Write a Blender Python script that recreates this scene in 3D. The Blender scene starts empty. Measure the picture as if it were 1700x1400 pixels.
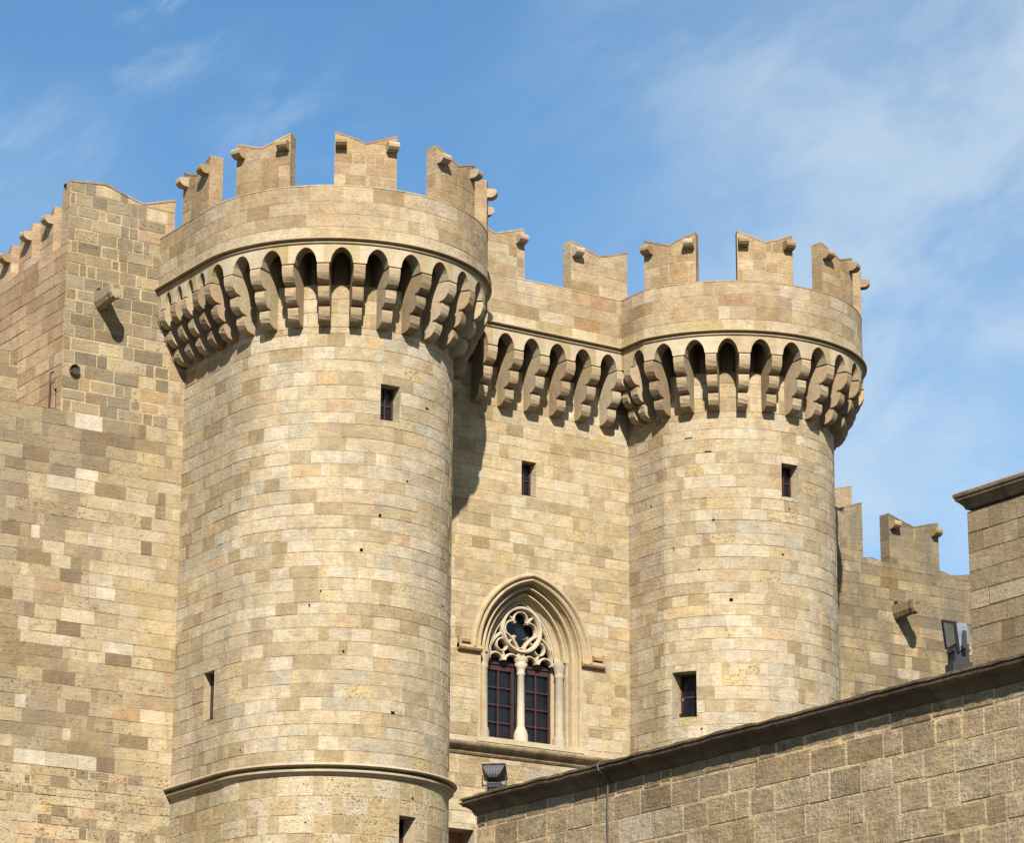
import bpy, math, random
from mathutils import Vector, Matrix, noise as mnoise
R = math.radians
SC = bpy.context.scene

# ------------------------------------------------------------ camera (world axes follow the castle walls: X along the facade, Y into it)
AL, PITCH, ROLL, F = 0.98933, 0.28876, 0.004444, 5199.4
cam_d = bpy.data.cameras.new('camera'); cam = bpy.data.objects.new('camera', cam_d)
SC.collection.objects.link(cam); SC.camera = cam
cam_d.sensor_width = 36; cam_d.sensor_fit = 'HORIZONTAL'; cam_d.lens = F / 1700 * 36
cam_d.clip_start = 0.5; cam_d.clip_end = 20000
def yawv(x, y, z):      # from (right, forward, up) to the castle axes
    return Vector((x * math.sin(AL) + y * math.cos(AL), -x * math.cos(AL) + y * math.sin(AL), z))
rt, fw, up = yawv(1, 0, 0), yawv(0, math.cos(PITCH), math.sin(PITCH)), yawv(0, -math.sin(PITCH), math.cos(PITCH))
cr, sr = math.cos(ROLL), math.sin(ROLL)
rt2 = rt * cr + up * sr; up2 = up * cr - rt * sr
m = Matrix((rt2, up2, -fw)).transposed().to_4x4()
m.translation = Vector((-38.63, -67.01, 1.7))
cam.matrix_world = m

# ------------------------------------------------------------ world, sun, exposure
SUN_EL = R(39.6); SUN_DIR = Vector((0.6, 1.0, 0)).normalized() * math.cos(SUN_EL); SUN_DIR.z = -math.sin(SUN_EL)   # light travel
sun_d = bpy.data.lights.new('sun', 'SUN'); sun_d.energy = 5.0; sun_d.angle = R(0.6); sun_d.color = (1.0, 0.925, 0.845)
sun = bpy.data.objects.new('sun', sun_d); SC.collection.objects.link(sun)
sun.rotation_mode = 'QUATERNION'; sun.rotation_quaternion = SUN_DIR.to_track_quat('-Z', 'Y')
SC.view_settings.view_transform = 'Standard'; SC.view_settings.look = 'None'; SC.view_settings.exposure = 1.12
SC.view_settings.gamma = 1.0
W = bpy.data.worlds.new('World'); SC.world = W; W.use_nodes = True
nt = W.node_tree; N = nt.nodes; N.clear()
def nn(tree, typ, **k):
    n = tree.nodes.new(typ)
    for a, b in k.items(): setattr(n, a, b)
    return n
def L(tree, a, b): tree.links.new(a, b)
out = nn(nt, 'ShaderNodeOutputWorld'); bg = nn(nt, 'ShaderNodeBackground')
sky = nn(nt, 'ShaderNodeTexSky', sky_type='NISHITA')
sky.sun_disc = False; sky.sun_elevation = SUN_EL
to_sun = -SUN_DIR; sky.sun_rotation = math.atan2(to_sun.x, to_sun.y)
sky.altitude = 50; sky.air_density = 1.0; sky.dust_density = 0.25; sky.ozone_density = 1.6
SKY_K = 0.0635
bg.inputs['Strength'].default_value = SKY_K
tc = nn(nt, 'ShaderNodeTexCoord')
# thin cirrus: stretched noise on a plane high above (direction / height), so it has perspective
sep = nn(nt, 'ShaderNodeSeparateXYZ'); L(nt, tc.outputs['Generated'], sep.inputs[0])
mx = nn(nt, 'ShaderNodeMath', operation='MAXIMUM'); L(nt, sep.outputs[2], mx.inputs[0]); mx.inputs[1].default_value = 0.03
comb = nn(nt, 'ShaderNodeCombineXYZ')
for i in range(2):
    d = nn(nt, 'ShaderNodeMath', operation='DIVIDE'); L(nt, sep.outputs[i], d.inputs[0]); L(nt, mx.outputs[0], d.inputs[1]); L(nt, d.outputs[0], comb.inputs[i])
def dotd(v):
    q = nn(nt, 'ShaderNodeVectorMath', operation='DOT_PRODUCT'); L(nt, tc.outputs['Generated'], q.inputs[0]); q.inputs[1].default_value = v; return q.outputs['Value']
CA, SA = math.cos(R(33)), math.sin(R(33))
d_al = dotd(rt * CA + up * SA); d_ac = dotd(up * CA - rt * SA); d_fw = dotd(fw)
comb2 = nn(nt, 'ShaderNodeCombineXYZ'); L(nt, d_al, comb2.inputs[0]); L(nt, d_ac, comb2.inputs[1]); L(nt, d_fw, comb2.inputs[2])
def cloud(scale, sx, sy, lo, hi, det=8, rough=0.55, off=(0, 0, 0), dist=.3):
    mp = nn(nt, 'ShaderNodeMapping'); mp.inputs['Scale'].default_value = (sx, sy, 1); mp.inputs['Location'].default_value = off
    L(nt, comb2.outputs[0], mp.inputs[0])
    no = nn(nt, 'ShaderNodeTexNoise'); no.inputs['Scale'].default_value = scale; no.inputs['Detail'].default_value = det; no.inputs['Roughness'].default_value = rough; no.inputs['Distortion'].default_value = dist
    L(nt, mp.outputs[0], no.inputs['Vector'])
    mr = nn(nt, 'ShaderNodeMapRange', interpolation_type='SMOOTHSTEP'); L(nt, no.outputs['Fac'], mr.inputs['Value'])
    mr.inputs['From Min'].default_value = lo; mr.inputs['From Max'].default_value = hi
    return mr.outputs[0]
def lobe(px, py, r0, r1):    # soft patch of sky round a compass direction
    a, b = (px - 850) / F, (700 - py) / F
    d = (rt * a + up * b + fw).normalized()
    dot = nn(nt, 'ShaderNodeVectorMath', operation='DISTANCE'); nrm = nn(nt, 'ShaderNodeVectorMath', operation='NORMALIZE')
    L(nt, tc.outputs['Generated'], nrm.inputs[0]); L(nt, nrm.outputs[0], dot.inputs[0]); dot.inputs[1].default_value = d
    mr = nn(nt, 'ShaderNodeMapRange', interpolation_type='SMOOTHSTEP'); L(nt, dot.outputs['Value'], mr.inputs['Value'])
    mr.inputs['From Min'].default_value = r1; mr.inputs['From Max'].default_value = r0
    return mr.outputs[0]
def mth(op, a, b):
    x = nn(nt, 'ShaderNodeMath', operation=op); x.use_clamp = False
    for i, v in enumerate((a, b)):
        if hasattr(v, 'is_output'): L(nt, v, x.inputs[i])
        else: x.inputs[i].default_value = v
    return x.outputs[0]
COX, COY = 2.3, 1.4
c_big = cloud(11, .75, 1.55, 0.37, 0.63, det=9, rough=0.60, off=(COX, COY, 0), dist=.5)
c_fine = cloud(30, .7, 1.6, 0.45, 0.75, det=8, rough=0.6)
def ramp_(v, a, b):
    q = nn(nt, 'ShaderNodeMapRange', interpolation_type='SMOOTHSTEP'); L(nt, v, q.inputs['Value']); q.inputs['From Min'].default_value = a; q.inputs['From Max'].default_value = b; return q.outputs[0]
right = ramp_(dotd(rt), -0.03, 0.12); wisp = lobe(260, 30, 0.0, 0.035); lowl = lobe(40, 330, 0.0, 0.05); m2 = lobe(480, 250, 0.0, 0.04)
dens = mth('MULTIPLY', right, mth('ADD', mth('MULTIPLY', c_big, 0.36), mth('ADD', mth('MULTIPLY', c_fine, .07), 0.22)))
dens = mth('ADD', dens, mth('MULTIPLY', wisp, mth('MULTIPLY', c_fine, 0.55)))
dens = mth('ADD', dens, mth('MULTIPLY', lowl, mth('ADD', mth('MULTIPLY', c_fine, 0.35), .14)))
dens = mth('ADD', dens, mth('MULTIPLY', m2, mth('MULTIPLY', c_fine, 0.25)))
dens = mth('ADD', dens, mth('MULTIPLY', c_fine, 0.03))
dens = mth('MINIMUM', dens, 0.62)
hs = nn(nt, 'ShaderNodeHueSaturation'); hs.inputs['Saturation'].default_value = 1.22; hs.inputs['Value'].default_value = 1.08; hs.inputs['Hue'].default_value = 0.496
L(nt, sky.outputs[0], hs.inputs['Color'])
mixc = nn(nt, 'ShaderNodeMix', data_type='RGBA'); L(nt, dens, mixc.inputs[0]); L(nt, hs.outputs[0], mixc.inputs[6])
mixc.inputs[7].default_value = (5.2, 6.0, 6.6, 1)
L(nt, mixc.outputs[2], bg.inputs['Color']); L(nt, bg.outputs[0], out.inputs[0])

# ------------------------------------------------------------ colours and materials
def lin(c): c /= 255; return c / 12.92 if c <= 0.04045 else ((c + 0.055) / 1.055) ** 2.4
def pal(k, *items):      # (weight, r, g, b, pitting)
    return [(w, (lin(r) * k, lin(g) * k, lin(b) * k, p)) for w, r, g, b, p in items]
def toward(p, rgb, f, k):
    t = [lin(c) * k for c in rgb]
    return [(w, (c[0] + (t[0] - c[0]) * f, c[1] + (t[1] - c[1]) * f, c[2] + (t[2] - c[2]) * f, c[3])) for w, c in p]
def pick(p, rng, j=0.05):
    x = rng.random() * sum(w for w, _ in p)
    for w, c in p:
        x -= w
        if x <= 0: break
    f = 1 + rng.uniform(-j, j); g = 1 + rng.uniform(-j, j) * 0.25
    return (c[0] * f, c[1] * f * g, c[2] * f * g * g, min(1, max(0, c[3] + rng.uniform(-.15, .15))))
def stone_mat(name, stain=0.0, stain_col=(0.05, 0.045, 0.035), bump=1.0, pit=0.5, mott=1.0, PS=15, pd=.55, bd=.6):
    M = bpy.data.materials.new(name); M.use_nodes = True; t = M.node_tree; t.nodes.clear()
    o = nn(t, 'ShaderNodeOutputMaterial'); b = nn(t, 'ShaderNodeBsdfPrincipled'); L(t, b.outputs[0], o.inputs[0])
    b.inputs['Roughness'].default_value = 0.93; b.inputs['Specular IOR Level'].default_value = 0.2
    at = nn(t, 'ShaderNodeAttribute', attribute_name='tone'); tcn = nn(t, 'ShaderNodeTexCoord')
    def noise(sc, det, ro, scl=(1, 1, 1), dist=0.0):
        mp = nn(t, 'ShaderNodeMapping'); mp.inputs['Scale'].default_value = scl; L(t, tcn.outputs['Object'], mp.inputs[0])
        n = nn(t, 'ShaderNodeTexNoise'); n.inputs['Scale'].default_value = sc; n.inputs['Detail'].default_value = det; n.inputs['Roughness'].default_value = ro; n.inputs['Distortion'].default_value = dist
        L(t, mp.outputs[0], n.inputs['Vector']); return n.outputs['Fac']
    def mr(v, a, b_, c, d):
        x = nn(t, 'ShaderNodeMapRange'); L(t, v, x.inputs['Value'])
        for i, q in enumerate((a, b_, c, d)): x.inputs[i + 1].default_value = q
        return x.outputs[0]
    def mm(op, a, b_):
        x = nn(t, 'ShaderNodeMath', operation=op)
        for i, v in enumerate((a, b_)):
            if hasattr(v, 'is_output'): L(t, v, x.inputs[i])
            else: x.inputs[i].default_value = v
        return x.outputs[0]
    n_low = noise(0.35, 4, 0.6); n_mid = noise(3.2, 6, 0.65, dist=0.4); n_fine = noise(16, 5, 0.7)
    n_bed = noise(5.0, 6, 0.7, (0.6, 0.6, 3.2), bd)
    n_pit = noise(PS, 3, 0.7, (1, 1, 1.25), 0.3)
    k = mm('MULTIPLY', mr(n_low, 0.3, 0.7, 1 - .10 * mott, 1 + .08 * mott), mr(n_mid, 0.25, 0.75, 1 - .20 * mott, 1 + .17 * mott))
    k = mm('MULTIPLY', k, mr(n_fine, 0.25, 0.75, 1 - .17 * mott, 1 + .14 * mott))
    k = mm('MULTIPLY', k, mr(n_bed, 0.3, 0.7, 1 - .08 * mott, 1 + .07 * mott))
    # pits: where stone alpha (pitting) is high, more of the noise falls under the threshold
    thr = mr(at.outputs['Alpha'], 0, 1, 0.30, 0.30 + 0.22 * pit)
    dpt = mm('SUBTRACT', thr, mm('ADD', mm('MULTIPLY', n_pit, 0.72), mm('MULTIPLY', n_bed, 0.28)))
    pm = mr(dpt, 0.0, 0.05, 0, 1)
    k = mm('MULTIPLY', k, mr(pm, 0, 1, 1, pd))
    vm = nn(t, 'ShaderNodeVectorMath', operation='SCALE'); L(t, at.outputs['Color'], vm.inputs[0]); L(t, k, vm.inputs['Scale'])
    col = vm.outputs[0]
    # warm / cool drift inside the wall
    nh = noise(1.3, 5, 0.6)
    hsn = nn(t, 'ShaderNodeHueSaturation'); L(t, col, hsn.inputs['Color']); L(t, mr(nh, .3, .7, .84, 1.03), hsn.inputs['Saturation']); L(t, mr(n_mid, .3, .7, .494, .505), hsn.inputs['Hue'])
    col = hsn.outputs[0]
    if stain > 0:
        s1 = noise(1.1, 8, 0.68, (1.6, 1.6, 0.35), 0.3); s2 = noise(0.6, 6, 0.6)
        sm = mr(mm('ADD', mm('MULTIPLY', s1, .6), mm('MULTIPLY', s2, .4)), 0.46, 0.66, 0, stain)
        mxn = nn(t, 'ShaderNodeMix', data_type='RGBA'); L(t, sm, mxn.inputs[0]); L(t, col, mxn.inputs[6]); mxn.inputs[7].default_value = (*stain_col, 1)
        col = mxn.outputs[2]
    L(t, col, b.inputs['Base Color'])
    h = mm('ADD', mm('MULTIPLY', n_fine, 0.35), mm('MULTIPLY', n_mid, 0.55)); h = mm('ADD', h, mm('MULTIPLY', n_bed, 0.45)); h = mm('SUBTRACT', h, mm('MULTIPLY', pm, 0.55))
    bp = nn(t, 'ShaderNodeBump'); bp.inputs['Distance'].default_value = 0.035 * bump; bp.inputs['Strength'].default_value = 0.9; L(t, h, bp.inputs['Height']); L(t, bp.outputs[0], b.inputs['Normal'])
    return M
def plain(name, col, rough=0.6, metal=0.0, nv=0.15, nsc=8.0, spec=0.4):
    M = bpy.data.materials.new(name); M.use_nodes = True; t = M.node_tree; b = t.nodes['Principled BSDF']
    b.inputs['Roughness'].default_value = rough; b.inputs['Metallic'].default_value = metal; b.inputs['Specular IOR Level'].default_value = spec
    tcn = nn(t, 'ShaderNodeTexCoord'); n = nn(t, 'ShaderNodeTexNoise'); n.inputs['Scale'].default_value = nsc; n.inputs['Detail'].default_value = 6; L(t, tcn.outputs['Object'], n.inputs['Vector'])
    rp = nn(t, 'ShaderNodeMapRange'); L(t, n.outputs['Fac'], rp.inputs['Value']); rp.inputs[1].default_value = .3; rp.inputs[2].default_value = .7; rp.inputs[3].default_value = 1 - nv; rp.inputs[4].default_value = 1 + nv
    v = nn(t, 'ShaderNodeVectorMath', operation='SCALE'); v.inputs[0].default_value = col; L(t, rp.outputs[0], v.inputs['Scale']); L(t, v.outputs[0], b.inputs['Base Color'])
    return M
M_TOW = stone_mat('tower_stone', stain=0.12, stain_col=(0.16, 0.13, 0.09), pit=0.62, mott=1.3, bump=1.3, PS=18)
M_TRIM = stone_mat('trim_stone', stain=0.12, stain_col=(0.10, 0.08, 0.06), pit=0.3, bump=0.6, mott=0.8)
M_OLD = stone_mat('old_stone', stain=0.45, stain_col=(0.16, 0.14, 0.105), pit=0.75, bump=1.3)
M_LICH = stone_mat('lichen_stone', stain=0.95, stain_col=(0.11, 0.098, 0.07), pit=0.8, bump=1.4, mott=1.3)
M_FG = stone_mat('rough_stone', stain=0.22, stain_col=(0.14, 0.11, 0.075), pit=.7, bump=1.7, mott=1.6, PS=34, pd=.66, bd=.1)
M_CAP = stone_mat('cap_stone', stain=0.92, stain_col=(0.045, 0.034, 0.024), pit=0.7, bump=1.3, mott=1.5)  # stain is part grime, part shade painted in to darken the coping's cove
M_WOOD = plain('red_painted_wood', (0.034, 0.012, 0.010), 0.6)
M_DARKWOOD = plain('dark_painted_wood', (0.05, 0.022, 0.018), 0.6)
M_GLASS = plain('window_glass', (0.006, 0.007, 0.009), 0.22, nv=0.5, nsc=3, spec=0.35)
M_DARK = plain('dark_room', (0.015, 0.011, 0.009), 0.9)
M_BLACK = plain('black_metal', (0.012, 0.013, 0.015), 0.5)
M_ALU = plain('grey_aluminium', (0.30, 0.34, 0.38), 0.4, 0.5)
M_LAMPG = plain('lamp_glass', (0.30, 0.33, 0.30), 0.15, nv=0.25, nsc=3)
M_CABLE = plain('cable_rubber', (0.06, 0.05, 0.045), 0.6)
M_GROUND = plain('ground_earth', (0.05, 0.044, 0.034), 0.95, nsc=0.8)
M_WHITE = plain('white_plastic', (0.6, 0.6, 0.58), 0.5)

# palettes are written as seen in sunlight and scaled down to base colour
KT = 0.455
P_BODY = pal(KT, (28, 223, 202, 162, .4), (20, 229, 210, 176, .35), (20, 214, 191, 149, .35), (13, 200, 177, 134, .15), (8, 187, 163, 120, .1), (9, 208, 195, 165, .5), (3, 218, 188, 140, .5), (.4, 220, 184, 142, .3), (4, 226, 200, 146, .95))
P_MID = pal(KT, (26, 225, 203, 159, .4), (22, 216, 192, 146, .35), (12, 202, 178, 132, .15), (6, 189, 164, 118, .1), (8, 230, 213, 176, .3), (9, 222, 194, 142, .6))
P_PAR = pal(KT, (28, 207, 181, 140, .25), (22, 198, 171, 128, .25), (15, 215, 191, 150, .25), (10, 186, 157, 110, .2), (5, 202, 170, 124, .2), (6, 220, 200, 163, .3), (1, 192, 154, 108, .2))
P_PARL = pal(KT, (20, 222, 201, 160, .3), (20, 228, 208, 170, .3), (12, 210, 186, 140, .3), (8, 204, 180, 125, .2))
P_MERL = pal(KT, (20, 196, 164, 118, .2), (20, 206, 176, 130, .2), (10, 188, 156, 112, .25), (9, 212, 184, 140, .2))
P_LOW = pal(KT, (15, 218, 196, 150, .9), (10, 200, 178, 134, .7), (12, 222, 203, 165, .9), (8, 190, 166, 122, .6), (8, 212, 186, 134, 1.), (6, 205, 190, 158, .8))
P_LN = pal(KT, (20, 212, 189, 146, .6), (14, 194, 170, 128, .5), (9, 172, 148, 110, .4), (5, 154, 131, 98, .3), (14, 220, 198, 155, .5), (12, 229, 208, 172, .3), (5, 236, 221, 190, .3), (2, 204, 172, 128, .4))
P_LNB = pal(KT, (16, 184, 160, 120, .6), (16, 172, 148, 109, .5), (10, 158, 134, 98, .4), (6, 143, 119, 86, .3), (8, 202, 178, 134, .6), (5, 232, 215, 182, .3), (4, 208, 186, 146, .6))
P_LNR = pal(KT, (20, 221, 197, 147, .55), (16, 212, 187, 138, .5), (7, 200, 174, 124, .4), (7, 228, 205, 162, .4), (4, 210, 172, 120, .4))
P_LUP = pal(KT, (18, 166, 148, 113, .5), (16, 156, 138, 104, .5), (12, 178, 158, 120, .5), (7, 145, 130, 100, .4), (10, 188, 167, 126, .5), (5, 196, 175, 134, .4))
P_RUB = pal(KT, (14, 208, 182, 134, .75), (8, 184, 160, 118, .7), (14, 220, 196, 150, .8), (5, 168, 146, 110, .7), (10, 226, 204, 158, .7), (6, 224, 190, 136, .75))
P_SIDE = pal(KT * 1.30, (20, 200, 168, 128, .25), (16, 190, 156, 116, .25), (10, 182, 152, 112, .3), (10, 210, 182, 144, .3))
P_RW = pal(KT * .9, (16, 192, 168, 122, .5), (14, 178, 154, 110, .4), (12, 206, 182, 134, .5), (8, 160, 138, 98, .4), (6, 216, 196, 156, .4))
P_FG = pal(KT * 1.62, (18, 170, 148, 110, .8), (14, 160, 137, 99, .8), (8, 146, 121, 84, .6), (9, 172, 154, 120, .85), (3, 174, 155, 118, .9), (1.0, 184, 170, 142, .5), (4, 140, 122, 92, .95))
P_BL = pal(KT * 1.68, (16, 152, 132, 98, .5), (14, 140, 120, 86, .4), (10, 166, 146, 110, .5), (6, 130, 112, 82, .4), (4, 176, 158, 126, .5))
P_BODY = toward(P_BODY, (221, 199, 157), .12, KT); P_MID = toward(P_MID, (222, 200, 157), .0, KT); P_LNB = toward(P_LNB, (212, 189, 146), .12, KT)
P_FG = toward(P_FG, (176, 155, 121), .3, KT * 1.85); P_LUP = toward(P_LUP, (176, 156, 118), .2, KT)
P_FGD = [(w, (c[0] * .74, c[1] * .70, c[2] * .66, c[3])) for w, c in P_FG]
def lc(k, r, g, b, p=.3): return (lin(r) * k, lin(g) * k, lin(b) * k, p)
MORT = lc(KT, 212, 190, 145); MORT_L = lc(KT, 226, 200, 148); MORT_P = lc(KT, 190, 163, 117)
MORT_FG = lc(KT * 1.5, 204, 178, 132, .5); MORT_BL = lc(KT * 1.42, 120, 104, 78, .4)
C_TRIM = lc(KT, 212, 188, 145, .2); C_TRIML = lc(KT, 224, 204, 166, .2); C_CORB = lc(KT, 204, 178, 134, .2); C_CAP = lc(KT, 168, 145, 108, .5)

# ------------------------------------------------------------ mesh helpers
class MB:
    def __init__(s): s.v = []; s.f = []; s.c = []; s.sm = []
    def q(s, pts, col, smooth=False):
        n = len(s.v); s.v += [tuple(p) for p in pts]; s.f.append(tuple(range(n, n + len(pts)))); s.c.append(col); s.sm.append(smooth)
    def idx(s, f, col, smooth=False): s.f.append(f); s.c.append(col); s.sm.append(smooth)
    def box(s, x0, x1, y0, y1, z0, z1, col=(.3, .3, .3, 0), M=None):
        p = [Vector((x, y, z)) for z in (z0, z1) for y in (y0, y1) for x in (x0, x1)]
        if M: p = [M @ a for a in p]
        n = len(s.v); s.v += [tuple(a) for a in p]
        for f in ((0, 2, 3, 1), (4, 5, 7, 6), (0, 1, 5, 4), (2, 6, 7, 3), (0, 4, 6, 2), (1, 3, 7, 5)): s.idx(tuple(n + i for i in f), col)
    def prism(s, prof, a, b, col, fn):       # prof: closed polygon; fn(p, t) -> xyz for t in (a, b)
        n = len(prof); A = [fn(p, a) for p in prof]; B = [fn(p, b) for p in prof]
        k = len(s.v); s.v += [tuple(x) for x in A + B]
        for i in range(n): j = (i + 1) % n; s.idx((k + i, k + j, k + n + j, k + n + i), col)
        s.idx(tuple(k + i for i in range(n))[::-1], col); s.idx(tuple(k + n + i for i in range(n)), col)
    def sweep(s, prof, ts, fn, cols, closed=False, caps=True, smooth=False):  # prof: list; ts: params; fn(p, t)
        n = len(prof); k = len(s.v)
        for t in ts:
            for p in prof: s.v.append(tuple(fn(p, t)))
        m_ = n if closed else n - 1
        for i in range(len(ts) - 1):
            c = cols(i) if callable(cols) else cols
            for j in range(m_):
                j2 = (j + 1) % n; s.idx((k + i * n + j, k + (i + 1) * n + j, k + (i + 1) * n + j2, k + i * n + j2), c, smooth)
        if closed and caps:
            c = cols(0) if callable(cols) else cols
            s.idx(tuple(k + j for j in range(n)), c); e = k + (len(ts) - 1) * n; s.idx(tuple(e + j for j in range(n))[::-1], c)
    def build(s, name, mat, parent=None, recalc=True):
        me = bpy.data.meshes.new(name); me.from_pydata(s.v, [], s.f); me.materials.append(mat)
        if recalc:
            import bmesh
            pass
        a = me.color_attributes.new('tone', 'FLOAT_COLOR', 'CORNER'); buf = []
        for f, c in zip(s.f, s.c): buf += list(c) * len(f)
        a.data.foreach_set('color', buf); me.polygons.foreach_set('use_smooth', s.sm)
        me.update(); ob = bpy.data.objects.new(name, me); SC.collection.objects.link(ob)
        if parent: ob.parent = parent
        return ob
def empty(name, label, cat, loc=(0, 0, 0), group=None):
    e = bpy.data.objects.new(name, None); SC.collection.objects.link(e); e.empty_display_size = 0.5
    e['label'] = label; e['category'] = cat
    if group: e['group'] = group
    return e

# paths: P(s, z, o) -> point; s metres along the face, o metres outward
class Round:
    def __init__(p, cx, cy, r, t0=-180.0): p.cx, p.cy, p.r, p.t0 = cx, cy, r, t0
    def s_of(p, t): return (t + 90) * p.r * math.pi / 180
    def t_of(p, s): return s / (p.r * math.pi / 180) - 90
    def base(p, t, o):
        r = p.r + o
        if t < p.t0: a = R(p.t0); return p.cx + r * math.cos(a), p.cy + r * math.sin(a) + (p.t0 - t) * p.r * math.pi / 180
        if t > 0: return p.cx + r, p.cy + t * p.r * math.pi / 180
        return p.cx + r * math.cos(R(t)), p.cy + r * math.sin(R(t))
    def __call__(p, s, z, o=0.0): x, y = p.base(p.t_of(s), o); return (x, y, z)
    def frame(p, t):     # outward normal and tangent
        a = R(180) if t < p.t0 else (0 if t > 0 else R(t))
        return Vector((math.cos(a), math.sin(a), 0)), Vector((-math.sin(a), math.cos(a), 0))
class Flat:
    def __init__(p, o, d): p.o = Vector(o); p.d = Vector(d).normalized(); p.n = Vector((p.d.y, -p.d.x, 0))
    def __call__(p, s, z, o=0.0): q = p.o + p.d * s + p.n * o; return (q.x, q.y, z)

def stone_face(mb, P, s0, s1, z0, z1, ch, palf, rng, openings=(), top=None, mort=MORT, ds=0.16, gap=0.012, lens=(0.25, 0.42, 0.76), short=0.34,
               rel=0.012, deep=0.05, chj=0.12, skirts=True, coarse=0.0):
    """ashlar: every stone its own raised panel over a mortar bed. openings: (s0, s1, zb, ztop_fn or z)."""
    def ops_top(op, s): return op[3](s) if callable(op[3]) else op[3]
    def panel(a, b, za, zb, col, off, g, back):
        a, b, za, zb = a + g, b - g, za + g, zb - g
        if b - a < 0.02 or zb - za < 0.01: return
        n = max(1, math.ceil((b - a) / ds)); xs = [a + (b - a) * i / n for i in range(n + 1)]
        extra = []
        for op in openings:
            if callable(op[3]) and op[0] - 0.1 < b and op[1] + 0.1 > a and za < op[4] and zb > op[2]:
                n = max(2, math.ceil((b - a) / 0.05)); xs = [a + (b - a) * i / n for i in range(n + 1)]
        xs = sorted(set(xs))
        cols = []
        for i in range(len(xs)):
            x = xs[i]; lo, hi = za, zb
            if top: hi = min(hi, top(x))
            for op in openings:
                if callable(op[3]) and op[0] < x < op[1] and zb > op[2]:
                    lo = max(lo, min(op[3](x), zb))
            cols.append((x, lo, hi))
        tilt = rng.uniform(-1, 1) * rel * 0.25
        run = []
        def flush(run):
            if len(run) < 2: return
            k = len(mb.v); m_ = len(run)
            for i, (x, lo, hi) in enumerate(run):
                mb.v.append(P(x, lo, off - tilt)); mb.v.append(P(x, hi, off + tilt))
            for i in range(m_ - 1): mb.idx((k + 2 * i, k + 2 * i + 2, k + 2 * i + 3, k + 2 * i + 1), col)
            if skirts:
                kb = len(mb.v)
                for i, (x, lo, hi) in enumerate(run):
                    mb.v.append(P(x, lo, back)); mb.v.append(P(x, hi, back))
                for i in range(m_ - 1):
                    mb.idx((k + 2 * i, kb + 2 * i, kb + 2 * i + 2, k + 2 * i + 2), col); mb.idx((k + 2 * i + 1, k + 2 * i + 3, kb + 2 * i + 3, kb + 2 * i + 1), col)
                e = 2 * (m_ - 1)
                mb.idx((k, k + 1, kb + 1, kb), col); mb.idx((k + e, kb + e, kb + e + 1, k + e + 1), col)
        for c in cols:
            if c[2] - c[1] > 0.012: run.append(c)
            else: flush(run); run = []
        flush(run)
    def pieces(a, b, za, zb):   # rectangular openings cut the stone
        st = [(a, b, za, zb)]
        for op in openings:
            if callable(op[3]):
                nx = []
                for (p, q, u, v) in st:
                    if q <= op[0] or p >= op[1] or v <= op[2] or u >= op[4]: nx.append((p, q, u, v)); continue
                    # below the springing the jamb is straight: op[5] = springing height
                    if u < op[2]: nx.append((p, q, u, op[2])); u = op[2]
                    if u < op[5]:
                        w = min(v, op[5])
                        if p < op[0]: nx.append((p, op[0], u, w))
                        if q > op[1]: nx.append((op[1], q, u, w))
                        if v > op[5]: nx.append((p, q, op[5], v))
                    else: nx.append((p, q, u, v))
                st = nx; continue
            nx = []
            for (p, q, u, v) in st:
                if q <= op[0] or p >= op[1] or v <= op[2] or u >= op[3]: nx.append((p, q, u, v)); continue
                if p < op[0]: nx.append((p, op[0], u, v))
                if q > op[1]: nx.append((op[1], q, u, v))
                p2, q2 = max(p, op[0]), min(q, op[1])
                if u < op[2]: nx.append((p2, q2, u, op[2]))
                if v > op[3]: nx.append((p2, q2, op[3], v))
            st = nx
        return st
    z = z0; sn = skirts
    while z < z1 - 0.02:
        h = ch * (1 + rng.uniform(-chj, chj)); 
        if z + h > z1 - ch * 0.45: h = z1 - z
        s = s0 - rng.uniform(0, lens[1])
        skirts = False
        for pc in pieces(s0, s1, z, z + h): panel(*pc, mort[:4] if not callable(mort) else mort((s0 + s1) / 2, z), -rel * .62 - 0.002, 0.0, -deep)
        skirts = sn
        while s < s1 - 0.01:
            ln = rng.uniform(lens[0] * .75, lens[0] * 1.25) if rng.random() < short else rng.uniform(lens[1], lens[2])
            e = s + ln
            if s1 - e < 0.18: e = s1
            a = max(s, s0)
            if e > a + 0.02:
                col = pick(palf(a, z, rng), rng); kk = 1 + .09 * mnoise.noise(Vector((a * .45 + s1, z * .4, s0))); col = (col[0] * kk, col[1] * kk, col[2] * kk, col[3])
                off = rng.uniform(-rel, rel * 0.6) * .6
                if rng.random() < coarse: off -= rng.uniform(0.0, 0.012)
                off = max(off, -rel * .34)
                g = (gap(a, z) if callable(gap) else gap) * (rng.uniform(0.4, 1.0) if rng.random() < .82 else rng.uniform(1.3, 2.2))
                for pc in pieces(a, e, z, z + h): panel(*pc, col, off, g, -deep)
            s = e
        z += h

def reveal(mb, P, s0, s1, zb, zt, depth, col, o0=0.01):   # the four faces of a window hole
    for i in range(4):
        a = [(s0, zb), (s1, zb), (s1, zt), (s0, zt)][i]; b = [(s1, zb), (s1, zt), (s0, zt), (s0, zb)][i]
        mb.q([P(a[0], a[1], o0), P(b[0], b[1], o0), P(b[0], b[1], -depth), P(a[0], a[1], -depth)], col)

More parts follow.
